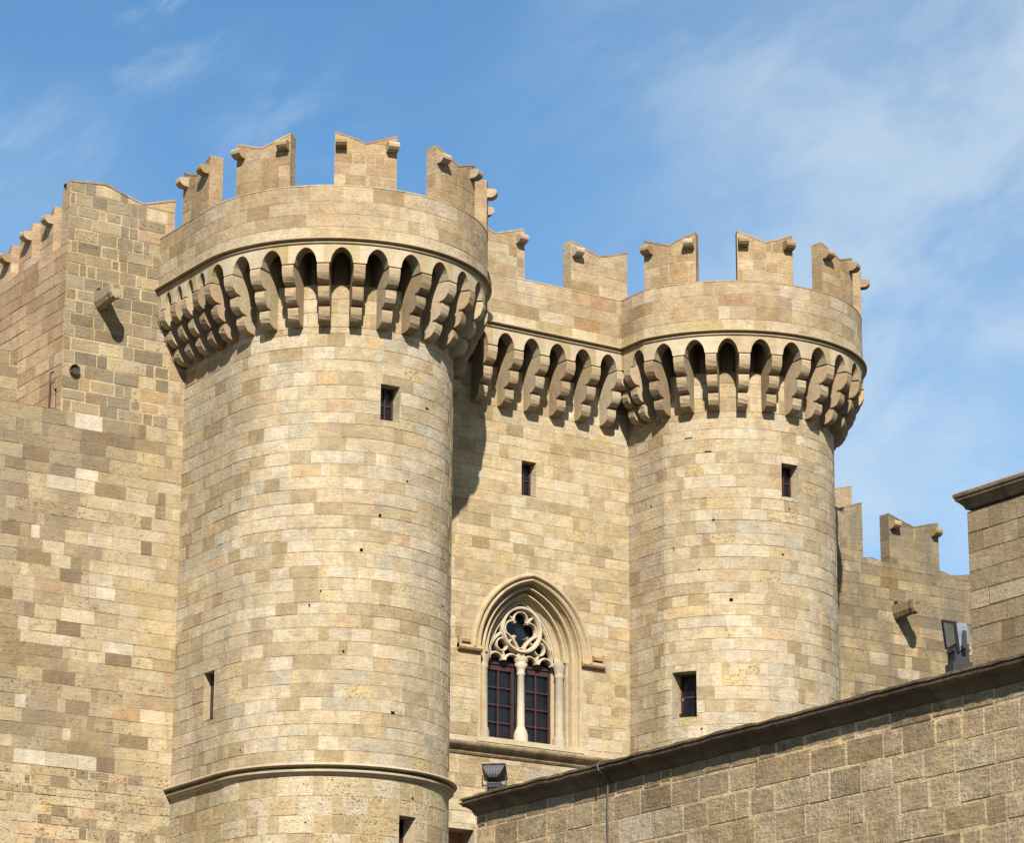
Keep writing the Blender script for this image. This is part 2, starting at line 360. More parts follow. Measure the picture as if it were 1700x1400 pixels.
def window(P, s0, s1, zb, zt, depth, parent, cols=2, rows=2, stone=C_TRIML, mat=M_TOW):
    """deep opening: stone reveal, wooden frame, dark pane"""
    mb = MB(); reveal(mb, P, s0, s1, zb, zt, depth + .3, stone); w = mb.build('window', mat, parent)
    fr = MB(); fw_, d0, d1 = 0.055, depth, depth + 0.05
    def bar(a, b, c, d, e0=d0, e1=d1):
        pts = [P(a, c, -e0), P(b, c, -e0), P(b, d, -e0), P(a, d, -e0), P(a, c, -e1), P(b, c, -e1), P(b, d, -e1), P(a, d, -e1)]
        k = len(fr.v); fr.v += pts
        for f in ((0, 1, 2, 3), (4, 7, 6, 5), (0, 4, 5, 1), (3, 2, 6, 7), (0, 3, 7, 4), (1, 5, 6, 2)): fr.idx(tuple(k + i for i in f), (.1, .03, .02, 0))
    bar(s0, s0 + fw_, zb, zt); bar(s1 - fw_, s1, zb, zt); bar(s0 + fw_, s1 - fw_, zb, zb + fw_); bar(s0 + fw_, s1 - fw_, zt - fw_, zt)
    for i in range(1, cols): x = s0 + (s1 - s0) * i / cols; bar(x - .016, x + .016, zb + fw_, zt - fw_, d0 + .005, d1 - .005)
    for i in range(1, rows): z = zb + (zt - zb) * i / rows; bar(s0 + fw_, s1 - fw_, z - .016, z + .016, d0 + .01, d1)
    fr.build('frame', M_WOOD, w)
    g = MB(); g.q([P(s0, zb, -d1 + .01), P(s1, zb, -d1 + .01), P(s1, zt, -d1 + .01), P(s0, zt, -d1 + .01)], (.01, .01, .01, 0)); g.build('pane', M_GLASS, w)
    return w

# corbel: three stacked rolls
def corbel_profile():
    pr = [(-.5, 28.95), (.46, 28.95), (.46, 28.1), (.80, 28.1), (.80, 27.575), (.87, 27.565), (.885, 27.52)]
    def roll(r0, za, r1, zb):
        for i in range(1, 9):
            a = i / 8 * math.pi / 2; pr.append((r1 + (r0 - r1) * math.cos(a) ** .8, za + (zb - za) * math.sin(a)))
    roll(.885, 27.49, .57, 27.10); pr += [(.555, 27.08), (.555, 27.055), (.645, 27.045), (.655, 27.0)]
    roll(.655, 26.98, .34, 26.64); pr += [(.325, 26.62), (.325, 26.595), (.415, 26.585), (.425, 26.54)]
    roll(.425, 26.52, .10, 26.20); pr += [(.03, 26.19), (-.05, 26.19), (-.05, 27.28), (-.5, 27.28)]
    return pr
CP = corbel_profile()
def corbel_mesh(rng, w=0.30):
    mb = MB(); c = pick([(1, C_CORB), (1, C_TRIM), (1, lc(KT, 216, 194, 154, .2)), (.6, lc(KT, 194, 167, 124, .4)), (.4, lc(KT, 178, 152, 112, .5))], rng)
    taper = lambda r: w * (0.5 - 0.06 * (1 - min(1, r / .87)))
    n = len(CP); k = len(mb.v)
    for sg in (-1, 1):
        for r, z in CP:
            ww = taper(r) * (0.93 if z > 27.57 else 1); mb.v.append((r + (rng.uniform(-.014, .006) if .1 < r and z < 27.5 else 0), sg * ww * rng.uniform(.96, 1.01), z))
    for i in range(n): j = (i + 1) % n; mb.idx((k + i, k + n + i, k + n + j, k + j), c)
    mb.idx(tuple(k + i for i in range(n)), c); mb.idx(tuple(k + n + i for i in range(n))[::-1], c)
    return mb
def corbels(pts, parent, rng, w=0.30):   # pts: (x, y on the wall face, normal)
    protos = [corbel_mesh(rng, w).build('corbel', M_TRIM, parent) for _ in range(min(9, len(pts)))]
    for i, (x, y, n) in enumerate(pts):
        o = protos[i] if i < len(protos) else protos[rng.randrange(len(protos))].copy()
        if i >= len(protos): SC.collection.objects.link(o); o.parent = parent; o.name = 'corbel'
        o.location = (x, y, rng.uniform(-.008, .008)); o.rotation_euler = (0, 0, math.atan2(n.y, n.x) + rng.uniform(-.012, .012))

def arch_z(u):  # u in 0..1 from the middle of an opening; rise of the little pointed arches
    return 27.60 + .40 * max(0, 1 - u ** 1.9) ** 0.60 if u < 1 else 27.60
def arcade(P, bays, parent, rng, thick=0.40, zt=28.10):
    """plate with pointed openings. bays: (s_left, s_centre, s_right, halfwidth) along the outer face"""
    mb = MB()
    for (a, c, b, hw) in bays:
        c1 = pick(P_PARL, rng); c2 = pick(P_PARL, rng); dark = (c1[0] * .9, c1[1] * .9, c1[2] * .9, .2)
        xs = [a, c - hw] + [c - hw + 2 * hw * i / 16 for i in range(1, 16)] + [c + hw, b]
        za = [arch_z(abs(x - c) / hw) for x in xs]
        for i in range(len(xs) - 1):
            col = c1 if (xs[i] + xs[i + 1]) / 2 < c else c2
            x, y, p, q = xs[i], xs[i + 1], za[i], za[i + 1]
            mb.q([P(x, p), P(y, q), P(y, zt), P(x, zt)], col)
            mb.q([P(x, p, -thick), P(y, q, -thick), P(y, q), P(x, p)], dark)
            mb.q([P(x, zt, -thick), P(y, zt, -thick), P(y, q, -thick), P(x, p, -thick)], dark)
    return mb.build('arcade', M_TRIM, parent)
STR = [(-.02, 28.085), (.03, 28.09), (.045, 28.11), (.03, 28.135), (-.01, 28.14), (-.01, 28.175), (.08, 28.18), (.115, 28.20), (.11, 28.235), (.0, 28.275), (-.03, 28.275)]
def string_course(P, s0, s1, parent, prof=STR, ds=0.12, name='string_course', mat=None, colr=C_TRIM, rng=random.Random(1)):
    mb = MB(); n = max(1, int((s1 - s0) / ds)); ts = [s0 + (s1 - s0) * i / n for i in range(n + 1)]
    cs = [(lambda k: tuple(c * k for c in colr[:3]) + (colr[3],))(rng.uniform(.88, 1.06)) for _ in range(n // 6 + 1)]
    mb.sweep(prof, ts, lambda p, t: P(t, p[1], p[0]), lambda i: cs[i // 6], closed=True)
    return mb.build(name, mat or M_TRIM, parent)

ZP, ZM, ZV = 29.65, 31.10, 30.81        # parapet top, horn tips, bottom of the notch
def spout_stone(P, s, z, parent, rng, w=0.27, ln=0.23):
    """short rounded stone bracket sticking out of the face near the top of a merlon"""
    mb = MB(); c = pick(P_PAR, rng); pr = [(-.03, .15), (ln, .13), (ln + .03, .07), (ln + .02, .0), (ln * .85, -.06), (ln * .6, -.09), (ln * .4, -.095), (-.03, -.095)]
    mb.prism(pr, s - w / 2, s + w / 2, c, lambda p, t: P(t, z + p[1], p[0]))
    return mb.build('stone_bracket', M_TRIM, parent)
def merlon(P, s0, s1, parent, rng, th=0.38, zb=ZP, zt=ZM, zv=ZV, spouts=(1, 1), pl=P_MERL, mat=None, ch=.29, sides=(1, 1), gap=.012, mort=MORT, rev=False):
    mat = mat or M_TOW; mb = MB(); mid = (s0 + s1) / 2; hw = (s1 - s0) / 2
    jj = [rng.uniform(-.026, .012) for _ in range(9)]
    tf = lambda s: zv + (zt - zv) * (abs(s - mid) / hw) + jj[int(abs((s - s0) / (s1 - s0) * 7.99)) % 9] * .7
    for h0, h1 in ((s0, mid), (mid, s1)):      # two halves so that the notch falls on a joint column
        stone_face(mb, P, h0, h1, zb, zt + .01, ch, lambda a, z, r: pl, random.Random(rng.random()), top=tf, lens=(.3, .5, hw), short=.25, gap=gap, mort=mort, chj=.04, rel=.005)
    for s, sd in ((s0, -1), (s1, 1)):
        n = 4; hh = tf(s) - zb
        for i in range(n):
            c = pick(pl, rng); za, zc = zb + hh * i / n, zb + hh * (i + 1) / n
            mb.q([P(s, za + .006, .0), P(s, za + .006, -th), P(s, zc - .006, -th), P(s, zc - .006, 0)], c)
            mb.q([P(s, zc - .006, .0), P(s, zc - .006, -th), P(s, zc + .006, -th), P(s, zc + .006, 0)], mort)
    n = 12; xs = [s0 + (s1 - s0) * i / n for i in range(n + 1)]; c = pick(pl, rng)
    for i in range(n):
        x, y = xs[i], xs[i + 1]
        mb.q([P(x, tf(x), .009), P(y, tf(y), .009), P(y, tf(y), -th), P(x, tf(x), -th)], c); mb.q([P(x, tf(x) - .04, .009), P(y, tf(y) - .04, .009), P(y, tf(y), .009), P(x, tf(x), .009)], c)
        mb.q([P(x, zb, -th), P(x, tf(x), -th), P(y, tf(y), -th), P(y, zb, -th)], c)
    ob = mb.build('merlon', mat, parent)
    if spouts[0]: spout_stone(P, s0 + .16, zt - .39, ob, rng)
    if spouts[1]: spout_stone(P, s1 - .16, zt - .39, ob, rng)
    return ob
def parapet(P, s0, s1, parent, rng, th=0.42, z0=28.27, zp=ZP, mat=None, ds=.12):
    mb = MB(); mid = z0 + .27
    stone_face(mb, P, s0, s1, z0, mid, .27, lambda a, z, r: P_PARL, rng, ds=ds, lens=(.4, .6, 1.1), gap=.006, rel=.006)
    stone_face(mb, P, s0, s1, mid, zp, .37, lambda a, z, r: P_PAR if z < zp - .5 else P_PAR, rng, ds=ds, lens=(.35, .55, 1.0), short=.25, gap=.006, rel=.006)
    n = max(1, int((s1 - s0) / .15)); xs = [s0 + (s1 - s0) * i / n for i in range(n + 1)]; c = pick(P_PARL, rng)
    for i in range(n):
        x, y = xs[i], xs[i + 1]
        mb.q([P(x, zp, .0), P(y, zp, .0), P(y, zp, -th), P(x, zp, -th)], c); mb.q([P(x, z0 - .2, -th), P(x, zp, -th), P(y, zp, -th), P(y, z0 - .2, -th)], c); mb.q([P(x, zp - .03, .009), P(y, zp - .03, .009), P(y, zp, .009), P(x, zp, .009)], c); mb.q([P(x, zp, .009), P(y, zp, .009), P(y, zp, 0), P(x, zp, 0)], c)
    return mb.build('parapet', mat or M_TOW, parent)

# ------------------------------------------------------------ ground
g = MB(); g.q([(-6000, -6000, 0), (6000, -6000, 0), (6000, 6000, 0), (-6000, 6000, 0)], (.2, .17, .12, 0))
go = g.build('ground', M_GROUND); go['kind'] = 'structure'

# ------------------------------------------------------------ the two round towers
def round_tower(cx, cy, t0, label, seed, wall_left, wall_right, open_centres, flank_bays, flank_right, merl, lower_ring, body_pal, ops, wins, holes):
    rng = random.Random(seed)
    root = empty('round_tower', label, 'tower', group='round towers of the gate')
    B = Round(cx, cy, 3.0, t0); H = Round(cx, cy, 3.87, t0)
    # how far the flanks run, in metres of Y beyond the arc end
    yl = cy + 3.0 * math.sin(R(t0)); sl = B.s_of(t0) - (wall_left - yl); sr = B.s_of(0) + (wall_right - cy)
    yh = cy + 3.87 * math.sin(R(t0)); hl = H.s_of(t0) - (wall_left - yh); hr = H.s_of(0) + (wall_right - cy)
    mb = MB(); rects = [(B.s_of(a) if a > -999 else 0, B.s_of(b), c, d) for a, b, c, d in ops]
    z_top = 27.31
    if lower_ring:
        stone_face(mb, B, sl, sr, 8.0, 14.9, .42, lambda s, z, r: P_LOW, rng, openings=rects, lens=(.35, .55, .9), gap=.010, ds=.15, mort=MORT_L, coarse=.15)
        zb = 14.9
    else: zb = 8.0
    stone_face(mb, B, sl, sr, zb, 26.19, .325, body_pal, rng, openings=rects, gap=.008, ds=.15, coarse=.06, mort=MORT, rel=.011)
    stone_face(mb, B, sl, sr, 26.19, z_top, .40, lambda s, z, r: P_MID, rng, gap=.008, ds=.15)
    n = 48
    for i in range(n):      # back of the machicolation slots, set in from the shaft to darken the openings; ledge below it, ceiling above
        a, b = sl + (sr - sl) * i / n, sl + (sr - sl) * (i + 1) / n
        mb.q([B(a, 27.30, 0), B(b, 27.30, 0), B(b, 27.30, -.5), B(a, 27.30, -.5)], C_TRIM); mb.q([B(a, 27.30, -.5), B(b, 27.30, -.5), B(b, 29.4, -.5), B(a, 29.4, -.5)], C_TRIM)
        mb.q([B(a, 29.38, -.55), B(b, 29.38, -.55), B(b, 29.38, .5), B(a, 29.38, .5)], C_TRIM)
    mb.q([B(sl + (sr - sl) * i / n, 29.36, -.5) for i in range(n + 1)], C_TRIM)
    # plain shaft down to the ground, below anything in view
    for i in range(40):
        a, b = sl + (sr - sl) * i / 40, sl + (sr - sl) * (i + 1) / 40
        mb.q([B(a, 0, 0), B(b, 0, 0), B(b, 8, 0), B(a, 8, 0)], MORT)
    for (a, b, c, d) in holes:
        s0_, s1_ = B.s_of(a), B.s_of(b); dp = .18 if d - c > .2 else .12
        reveal(mb, B, s0_, s1_, c, d, dp, C_TRIM); mb.q([B(s0_, c, -dp), B(s1_, c, -dp), B(s1_, d, -dp), B(s0_, d, -dp)], (.04, .03, .02, 0))
    mb.build('wall', M_TOW, root)
    # machicolation
    pitch = 13.4; hwm = .285
    bays = []; cps = []
    for t in open_centres:
        bays.append((H.s_of(t - pitch / 2), H.s_of(t), H.s_of(t + pitch / 2), hwm))
    for t in [open_centres[0] - pitch / 2] + [t + pitch / 2 for t in open_centres]:
        nrm, _ = B.frame(t); x, y = B.base(t, 0); cps.append((x, y, nrm))
    for (y0, yc, y1, hw) in flank_bays:       # along the left flank, measured in Y
        f = lambda y: H.s_of(t0) - (y - yh)
        bays.append((f(y1), f(yc), f(y0), hw))
        cps.append((B.base(t0 - .1, 0)[0], y1, Vector((-1, 0, 0))))
    for k in range(flank_right):
        tt = open_centres[-1] + pitch * (k + 1)
        f = H.s_of(tt); bays.append((H.s_of(tt - pitch / 2), f, H.s_of(tt + pitch / 2), hwm))
        x, y = B.base(max(tt + pitch / 2, .1), 0); yy = H.base(tt + pitch / 2, 0)[1]; cps.append((x, yy, Vector((1, 0, 0))))
    arcade(H, bays, root, rng)
    corbels(cps, root, rng)
    string_course(H, hl, hr, root, rng=rng)
    parapet(H, hl, hr, root, rng)
    for (a, b, sp) in merl:
        sa = H.s_of(a) if a is not None else None
        merlon(H, H.s_of(a), H.s_of(b), root, rng, spouts=sp)
    if lower_ring:
        pr = [(-.02, 14.88), (.02, 14.90), (.06, 14.95), (.12, 14.97), (.125, 15.01), (.09, 15.03), (-.01, 15.03), (-.01, 15.09), (.17, 15.095), (.205, 15.12), (.195, 15.165), (.07, 15.20), (-.02, 15.22)]
        string_course(B, sl, sr, root, prof=pr, rng=rng, colr=C_TRIML)
    for (a, b, c, d, dep, cl, rw) in wins: window(B, B.s_of(a), B.s_of(b), c, d, dep, root, cl, rw)
    return root

def chips(seed, n, z0, z1):
    rg = random.Random(seed); o = []
    for _ in range(n):
        a = rg.uniform(-175, -45); z = rg.uniform(z0, z1); w = rg.choice((.8, 1.2, 2.0, 4.5)) * rg.uniform(.7, 1.3); h = rg.uniform(.025, .06) if w < 3 else rg.uniform(.015, .025)
        o.append((a, a + w, z, z + h))
    return o
deg = lambda m_: m_ / (3.0 * math.pi / 180)
W1 = [(-98.6, -88.4, 23.87, 24.79, .30, 2, 2), (-85.3, -75.0, 12.9, 14.04, .40, 2, 2)]
slit = (-180 - deg(1.06), -180 - deg(.52), 16.62, 17.82)
H1 = [(-98.6 + 0.0, -98.6 + 1.4, 21.37, 21.44), (-90.6, -88.4, 16.49, 16.55), (-107.5, -106, 20.45, 20.52), slit] + chips(9, 14, 13.2, 25.8)
round_tower(0, 0, -180.0, 'left round tower of the gate, the nearer one, with a moulded ring round its foot', 11, 2.75, 0.98,
    [-119.1 + 13.4 * k for k in range(-4, 9)],
    [(-.04, .28, .60, .21), (.60, .92, 1.22, .20), (1.22, 1.52, 1.82, .20), (1.82, 2.12, 2.42, .20), (2.42, 2.6, 2.78, .08)], 0,
    [(-180 - 1.47 / (3.87 * math.pi / 180), -180.3, (1, 1)), (-163.2, -139.4, (1, 1)), (-122.6, -98.9, (1, 1)), (-81.7, -57.2, (1, 1)), (-40.5, -16.5, (1, 1)), (.5, 24.5, (1, 1))],
    True, lambda s, z, r: P_BODY, [w[:4] for w in W1] + H1, W1, H1)
W2 = [(-97.9, -87.4, 23.89, 24.82, .30, 2, 2), (-158.0, -144.6, 17.82, 19.05, .42, 1, 2)]
H2 = [(-127.0, -125.3, 20.9, 20.98)] + chips(5, 11, 17.0, 25.8)
round_tower(12.74, .2, -162.0, 'right round tower of the gate, the farther one, with two small windows', 23, 0.98, 2.75,
    [-126.2 + 13.4 * k for k in range(-2, 10)],
    [(-1.17, -.72, -.26, .285), (-.26, -.05, .2, .01)], 2,
    [(-161.6, -138.6, (1, 1)), (-121.8, -98.1, (1, 1)), (-83.2, -59.2, (1, 1)), (-42.0, -18.0, (1, 0)), (-1, 23, (0, 0))],
    False, lambda s, z, r: P_BODY, [w[:4] for w in W2] + H2, W2, H2)

# ------------------------------------------------------------ wall between the towers, with the gothic window
rng = random.Random(5)
cw = empty('curtain_wall', 'stone wall between the two round towers, pierced by the pointed traceried window', 'wall')
WY = .93; FW = Flat((0, WY, 0), (1, 0, 0)); HWp = Flat((0, .06, 0), (1, 0, 0))
XC, ZSILL, ZSP = 6.67, 17.12, 19.45
def cfun(h): return .65 - (h - 1.05) * .365
def arc_top(h):
    def f(x):
        d = abs(x - XC)
        if d >= h: return ZSP
        c = cfun(h); return ZSP + math.sqrt(max(0, (h + c) ** 2 - (d + c) ** 2))
    return f
HO = 1.66
gop = (XC - HO, XC + HO, ZSILL - .03, arc_top(HO), arc_top(HO)(XC), ZSP)
wm = (6.34, 6.81, 23.85, 24.81)
lowop = (3.6, 4.9, 13.6, 14.62)
mholes = [(5.2, 5.33, 22.3, 22.38), (8.35, 8.6, 25.35, 25.385), (8.3, 8.5, 21.75, 21.79)]
def midpal(s, z, r):
    if z < 16.6: return P_LOW if r.random() < .4 else P_MID
    return P_MID
mb = MB()
stone_face(mb, FW, 2.6, 10.6, 12.5, 26.19, .325, midpal, rng, openings=[gop, wm, lowop], mort=lambda s, z: MORT_L if z < 19.4 else MORT, gap=lambda s, z: .024 if (s > 8.2 and z < 19.4) else .008, ds=.5, rel=.008, coarse=.05)
stone_face(mb, FW, 2.6, 10.6, 26.19, 27.31, .40, lambda s, z, r: P_MID, rng, gap=.008, ds=.5)
mb.q([(2.6, WY, 0), (10.6, WY, 0), (10.6, WY, 12.5), (2.6, WY, 12.5)], MORT)
mb.q([(2.6, WY, 27.30), (10.6, WY, 27.30), (10.6, WY + .5, 27.30), (2.6, WY + .5, 27.30)], MORT); mb.q([(2.6, WY + .5, 27.30), (10.6, WY + .5, 27.30), (10.6, WY + .5, 29.4), (2.6, WY + .5, 29.4)], MORT); mb.q([(2.6, .4, 29.38), (10.6, .4, 29.38), (10.6, WY + 2, 29.38), (2.6, WY + 2, 29.38)], MORT)  # slot back set in with ledge and ceiling, shaped to darken the openings
mb.build('wall', M_TOW, cw)
cen = [5.25 + .842 * k for k in range(-2, 5)]
arcade(HWp, [(c - .421, c, c + .421, .275) for c in cen] + [(9.039, 9.15, 9.3, .01)], cw, rng)
corbels([(c + .421, WY, Vector((0, -1, 0))) for c in cen], cw, rng)
string_course(HWp, 3.3, 9.25, cw, rng=rng, ds=.3)
parapet(HWp, 3.2, 9.5, cw, rng, ds=.5)
merlon(HWp, 3.95, 5.84, cw, rng, spouts=(0, 1), pl=P_PAR)
merlon(HWp, 7.37, 9.27, cw, rng, spouts=(1, 0), pl=P_PAR)
window(FW, *wm, .26, cw, 2, 2)
lb = MB(); reveal(lb, FW, *lowop, .6, C_TRIML); lb.q([FW(3.6, 13.6, -.6), FW(4.9, 13.6, -.6), FW(4.9, 14.62, -.6), FW(3.6, 14.62, -.6)], lc(KT, 200, 150, 90)); lb.build('recess', M_TOW, cw)
# ledge under the window
pr = [(-.03, 16.58), (.03, 16.59), (.06, 16.64), (.05, 16.68), (.14, 16.74), (.20, 16.80), (.22, 16.84), (.22, 16.89), (-.03, 16.92)]
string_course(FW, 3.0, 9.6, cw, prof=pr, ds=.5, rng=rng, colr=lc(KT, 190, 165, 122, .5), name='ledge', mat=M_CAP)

gw = MB()
def arch_sweep(mb, prof, z_bot, jit=.08, side=(-1, 1), cbase=C_TRIM, arc=True, seed=3):
    rg = random.Random(seed)
    for sg in side:
        pts = []
        if z_bot is not None:
            nz = 7
            for i in range(nz): pts.append(('j', z_bot + (ZSP - z_bot) * i / nz))
        if arc:
            for i in range(25): pts.append(('a', i / 24))
        else: pts.append(('j', ZSP))
        cols = [tuple(c * k for c in cbase[:3]) + (.2,) for k in (rg.uniform(1 - jit, 1 + jit) for _ in range(40))]
        def fn(p, t):
            h, o = p
            if t[0] == 'j': x, z = h, t[1]
            else:
                c = cfun(h); rr = h + c; a = t[1] * math.acos(c / rr); x, z = -c + rr * math.cos(a), ZSP + rr * math.sin(a)
            return (XC + sg * x, WY - o, z)
        mb.sweep(prof, pts, fn, lambda i: cols[i // 3], smooth=False)
ORD = [(1.72, .01), (1.60, .01), (1.58, -.02), (1.57, -.10), (1.53, -.19), (1.49, -.19), (1.475, -.12), (1.45, -.085), (1.41, -.085), (1.39, -.13), (1.385, -.24), (1.34, -.34), (1.30, -.34), (1.285, -.26), (1.26, -.23), (1.22, -.235), (1.205, -.29), (1.20, -.38), (1.15, -.43), (1.11, -.45), (1.08, -.48), (1.07, -.52), (1.07, -1.0)]
ORDA = [(h, o - .015) if h > 1.6 else (h, o) for h, o in ORD]
ORDJ = [p for p in ORDA if p[0] > 1.38] + [(1.38, -.30), (1.36, -.34), (1.36, -.64), (1.07, -.64), (1.07, -1.0)]
GC = lc(KT, 222, 198, 152, .15)
arch_sweep(gw, ORDJ, ZSILL, cbase=GC, arc=False); arch_sweep(gw, ORDA, None, cbase=GC)
gw.box(XC - 1.70, XC + 1.70, WY - .02, WY + 1.1, ZSILL - .14, ZSILL, C_TRIML)
gwin = gw.build('gothic_window', M_TRIM, cw)
hm = MB()
HOOD = [(1.95, -.02), (1.95, .05), (1.92, .11), (1.87, .145), (1.82, .14), (1.79, .10), (1.77, .06), (1.73, .05), (1.71, .085), (1.67, .10), (1.63, .07), (1.615, .02), (1.60, -.02)]
arch_sweep(hm, HOOD, None, cbase=lc(KT, 218, 192, 146, .2))
for sg in (-1, 1):      # label stops: the moulding turns outwards and curls up
    a, b = (1.60, 2.34)
    prf = [(-.02, .0), (.05, -.02), (.11, .01), (.14, .06), (.10, .12), (.05, .16), (-.02, .17)]
    hm.prism(prf, a, b, lc(KT, 208, 176, 128, .2), lambda p, t: (XC + sg * t, WY - p[0], ZSP - .10 + p[1] + (.0)))
    hm.prism([(-.02, 0), (.11, 0), (.12, .08), (.06, .13), (-.02, .14)], 1.98, 2.28, lc(KT, 196, 160, 112, .2), lambda p, t: (XC + sg * t, WY - p[0], ZSP + .10 + p[1]))
    hm.box(XC + sg * 2.30 - .04, XC + sg * 2.30 + .04, WY - .12, WY + .02, ZSP - .06, ZSP + .25, lc(KT, 204, 172, 124, .2))
hm.build('hood_mould', M_TRIM, gwin)
# colonnettes against the jambs
cl = MB()
def lathe(mb, cx, cy, prof, col, n=12):
    k = len(mb.v)
    for r, z in prof:
        for i in range(n): a = 2 * math.pi * i / n; mb.v.append((cx + r * math.cos(a), cy + r * math.sin(a), z))
    for j in range(len(prof) - 1):
        for i in range(n): i2 = (i + 1) % n; mb.idx((k + j * n + i, k + j * n + i2, k + (j + 1) * n + i2, k + (j + 1) * n + i), col, True)
C_MARB = lc(KT, 208, 194, 166, .4)
for sg in (-1, 1):
    lathe(cl, XC + sg * 1.215, WY + .47, [(.17, ZSILL), (.17, ZSILL + .24), (.15, ZSILL + .31), (.125, ZSILL + .36), (.12, 19.05), (.145, 19.09), (.125, 19.13), (.135, 19.20), (.18, 19.34), (.19, 19.40), (.19, 19.47)], C_MARB)
cl.build('colonnette', M_TRIM, gwin)
# tracery: stone bars in one plane
tr = MB(); TY0, TY1 = WY + .46, WY + .62
C_TR = lc(KT, 232, 214, 178, .1)
def bar2d(mb, pts, w, y0=TY0, y1=TY1, closed=False, col=C_TR, cham=.4):
    n = len(pts); res = []
    for i, (x, z) in enumerate(pts):
        if closed: a, b = pts[i - 1], pts[(i + 1) % n]
        else: a, b = pts[max(0, i - 1)], pts[min(n - 1, i + 1)]
        dx, dz = b[0] - a[0], b[1] - a[1]; l = math.hypot(dx, dz) or 1; nx, nz = -dz / l * w / 2, dx / l * w / 2
        d = (y1 - y0) * .35
        res.append([(XC + x + nx, y0 + d, z + nz), (XC + x + nx * cham, y0, z + nz * cham), (XC + x - nx * cham, y0, z - nz * cham), (XC + x - nx, y0 + d, z - nz), (XC + x - nx, y1, z - nz), (XC + x + nx, y1, z + nz)])
    k = len(mb.v)
    for r in res: mb.v += r
    m_ = n if closed else n - 1
    for i in range(m_):
        for j in range(6): j2 = (j + 1) % 6; i2 = (i + 1) % n; mb.idx((k + i * 6 + j, k + i2 * 6 + j, k + i2 * 6 + j2, k + i * 6 + j2), col)
def arcp(cx, cz, r, a0, a1, n=18): return [(cx + r * math.cos(R(a0 + (a1 - a0) * i / n)), cz + r * math.sin(R(a0 + (a1 - a0) * i / n))) for i in range(n + 1)]
RZ = 20.24
bar2d(tr, arcp(0, RZ, .60, 0, 360, 40)[:-1], .12, closed=True, y0=TY0 - .05)
for q in range(4):
    a = 90 * q; cx, cz = .275 * math.cos(R(a)), RZ + .275 * math.sin(R(a))
    bar2d(tr, arcp(cx, cz, .225, a - 118, a + 118, 20), .06, y0=TY0 + .02)
    # cusp points and the solid web between foils and roundel
    b = R(a + 45); c0 = (.30 * math.cos(b), RZ + .30 * math.sin(b)); c1 = (.56 * math.cos(b), RZ + .56 * math.sin(b)); bar2d(tr, [c0, c1], .07, y0=TY0 + .03)
for sg in (-1, 1):
    cxl = sg * .53; h, c = .50, .28
    ang = math.degrees(math.acos(c / (h + c)))
    bar2d(tr, [(cxl + x, z) for x, z in [(p[0], p[1]) for p in arcp(-c, 19.40, h + c, 0, ang)]], .085)
    bar2d(tr, [(cxl + x, z) for x, z in [(p[0], p[1]) for p in arcp(c, 19.40, h + c, 180, 180 - ang)]], .085)
    bar2d(tr, arcp(sg * .60, 19.78, .17, 0, 360, 24)[:-1], .065, closed=True, y0=TY0 + .02)
    for cc in (.28, .80): bar2d(tr, arcp(sg * cc, 19.32, .225, 10, 170, 14), .07, y0=TY0 + .02)
    bar2d(tr, [(sg * .54, 19.36), (sg * .54, 19.52), (sg * .58, 19.62)], .07, y0=TY0 + .02)
    bar2d(tr, [(sg * 1.0, 19.35), (sg * .97, 19.72), (sg * .80, 20.15), (sg * .62, 20.42)], .05)
    bar2d(tr, [(sg * .10, 19.42), (sg * .05, 19.66)], .12)
# arch rim round the tracery
for sg in (-1, 1):
    c = cfun(1.03); rr = 1.03 + c; am = math.degrees(math.acos(c / rr)); bar2d(tr, [(sg * (p[0]), p[1]) for p in arcp(-c, ZSP, rr, 0, am, 22)], .09)
tr.build('tracery', M_TRIM, gwin)
ml = MB(); C_ML = lc(KT, 236, 222, 192, .1); my = WY + .50
lathe(ml, XC, my, [(.20, ZSILL), (.20, ZSILL + .26), (.17, ZSILL + .36), (.13, ZSILL + .44), (.11, ZSILL + .50), (.10, 19.0), (.13, 19.04), (.105, 19.08), (.13, 19.18), (.19, 19.30), (.15, 19.33), (.20, 19.38), (.20, 19.45)], C_ML, 8)
ml.build('mullion', M_TRIM, gwin)
wf = MB(); wy = WY + .68
def wb(x0, x1, z0, z1, y0=wy, y1=wy + .06): wf.box(XC + x0, XC + x1, y0, y1, z0, z1, (.1, .03, .02, 0))
for sg in (-1, 1):
    a, b = sorted((sg * .10, sg * 1.10))
    wb(a, a + .09, ZSILL, 19.22); wb(b - .09, b, ZSILL, 19.22); wb(a + .10, b - .10, 19.10, 19.22); wb(a + .10, b - .10, ZSILL, ZSILL + .10)
    wb(a, b, 19.26, 19.38, wy + .01, wy + .05)
    xm = (a + b) / 2; wb(xm - .022, xm + .022, ZSILL + .1, 19.1, wy + .005, wy + .05)
    for k in range(1, 4): z = ZSILL + .1 + (19.0 - ZSILL) * k / 4; wb(a + .1, b - .1, z - .02, z + .02, wy + .01, wy + .045)
wb(-.07, .07, 19.4, 20.9, wy + .1, wy + .16); wb(-.30, .12, 20.2, 20.27, wy + .1, wy + .15)
wf.build('frame', M_WOOD, gwin)
gl = MB(); gl.box(XC - 1.2, XC + 1.2, wy + .07, wy + .09, ZSILL, 21.2, (.01, .01, .01, 0)); gl.build('pane', M_GLASS, gwin)

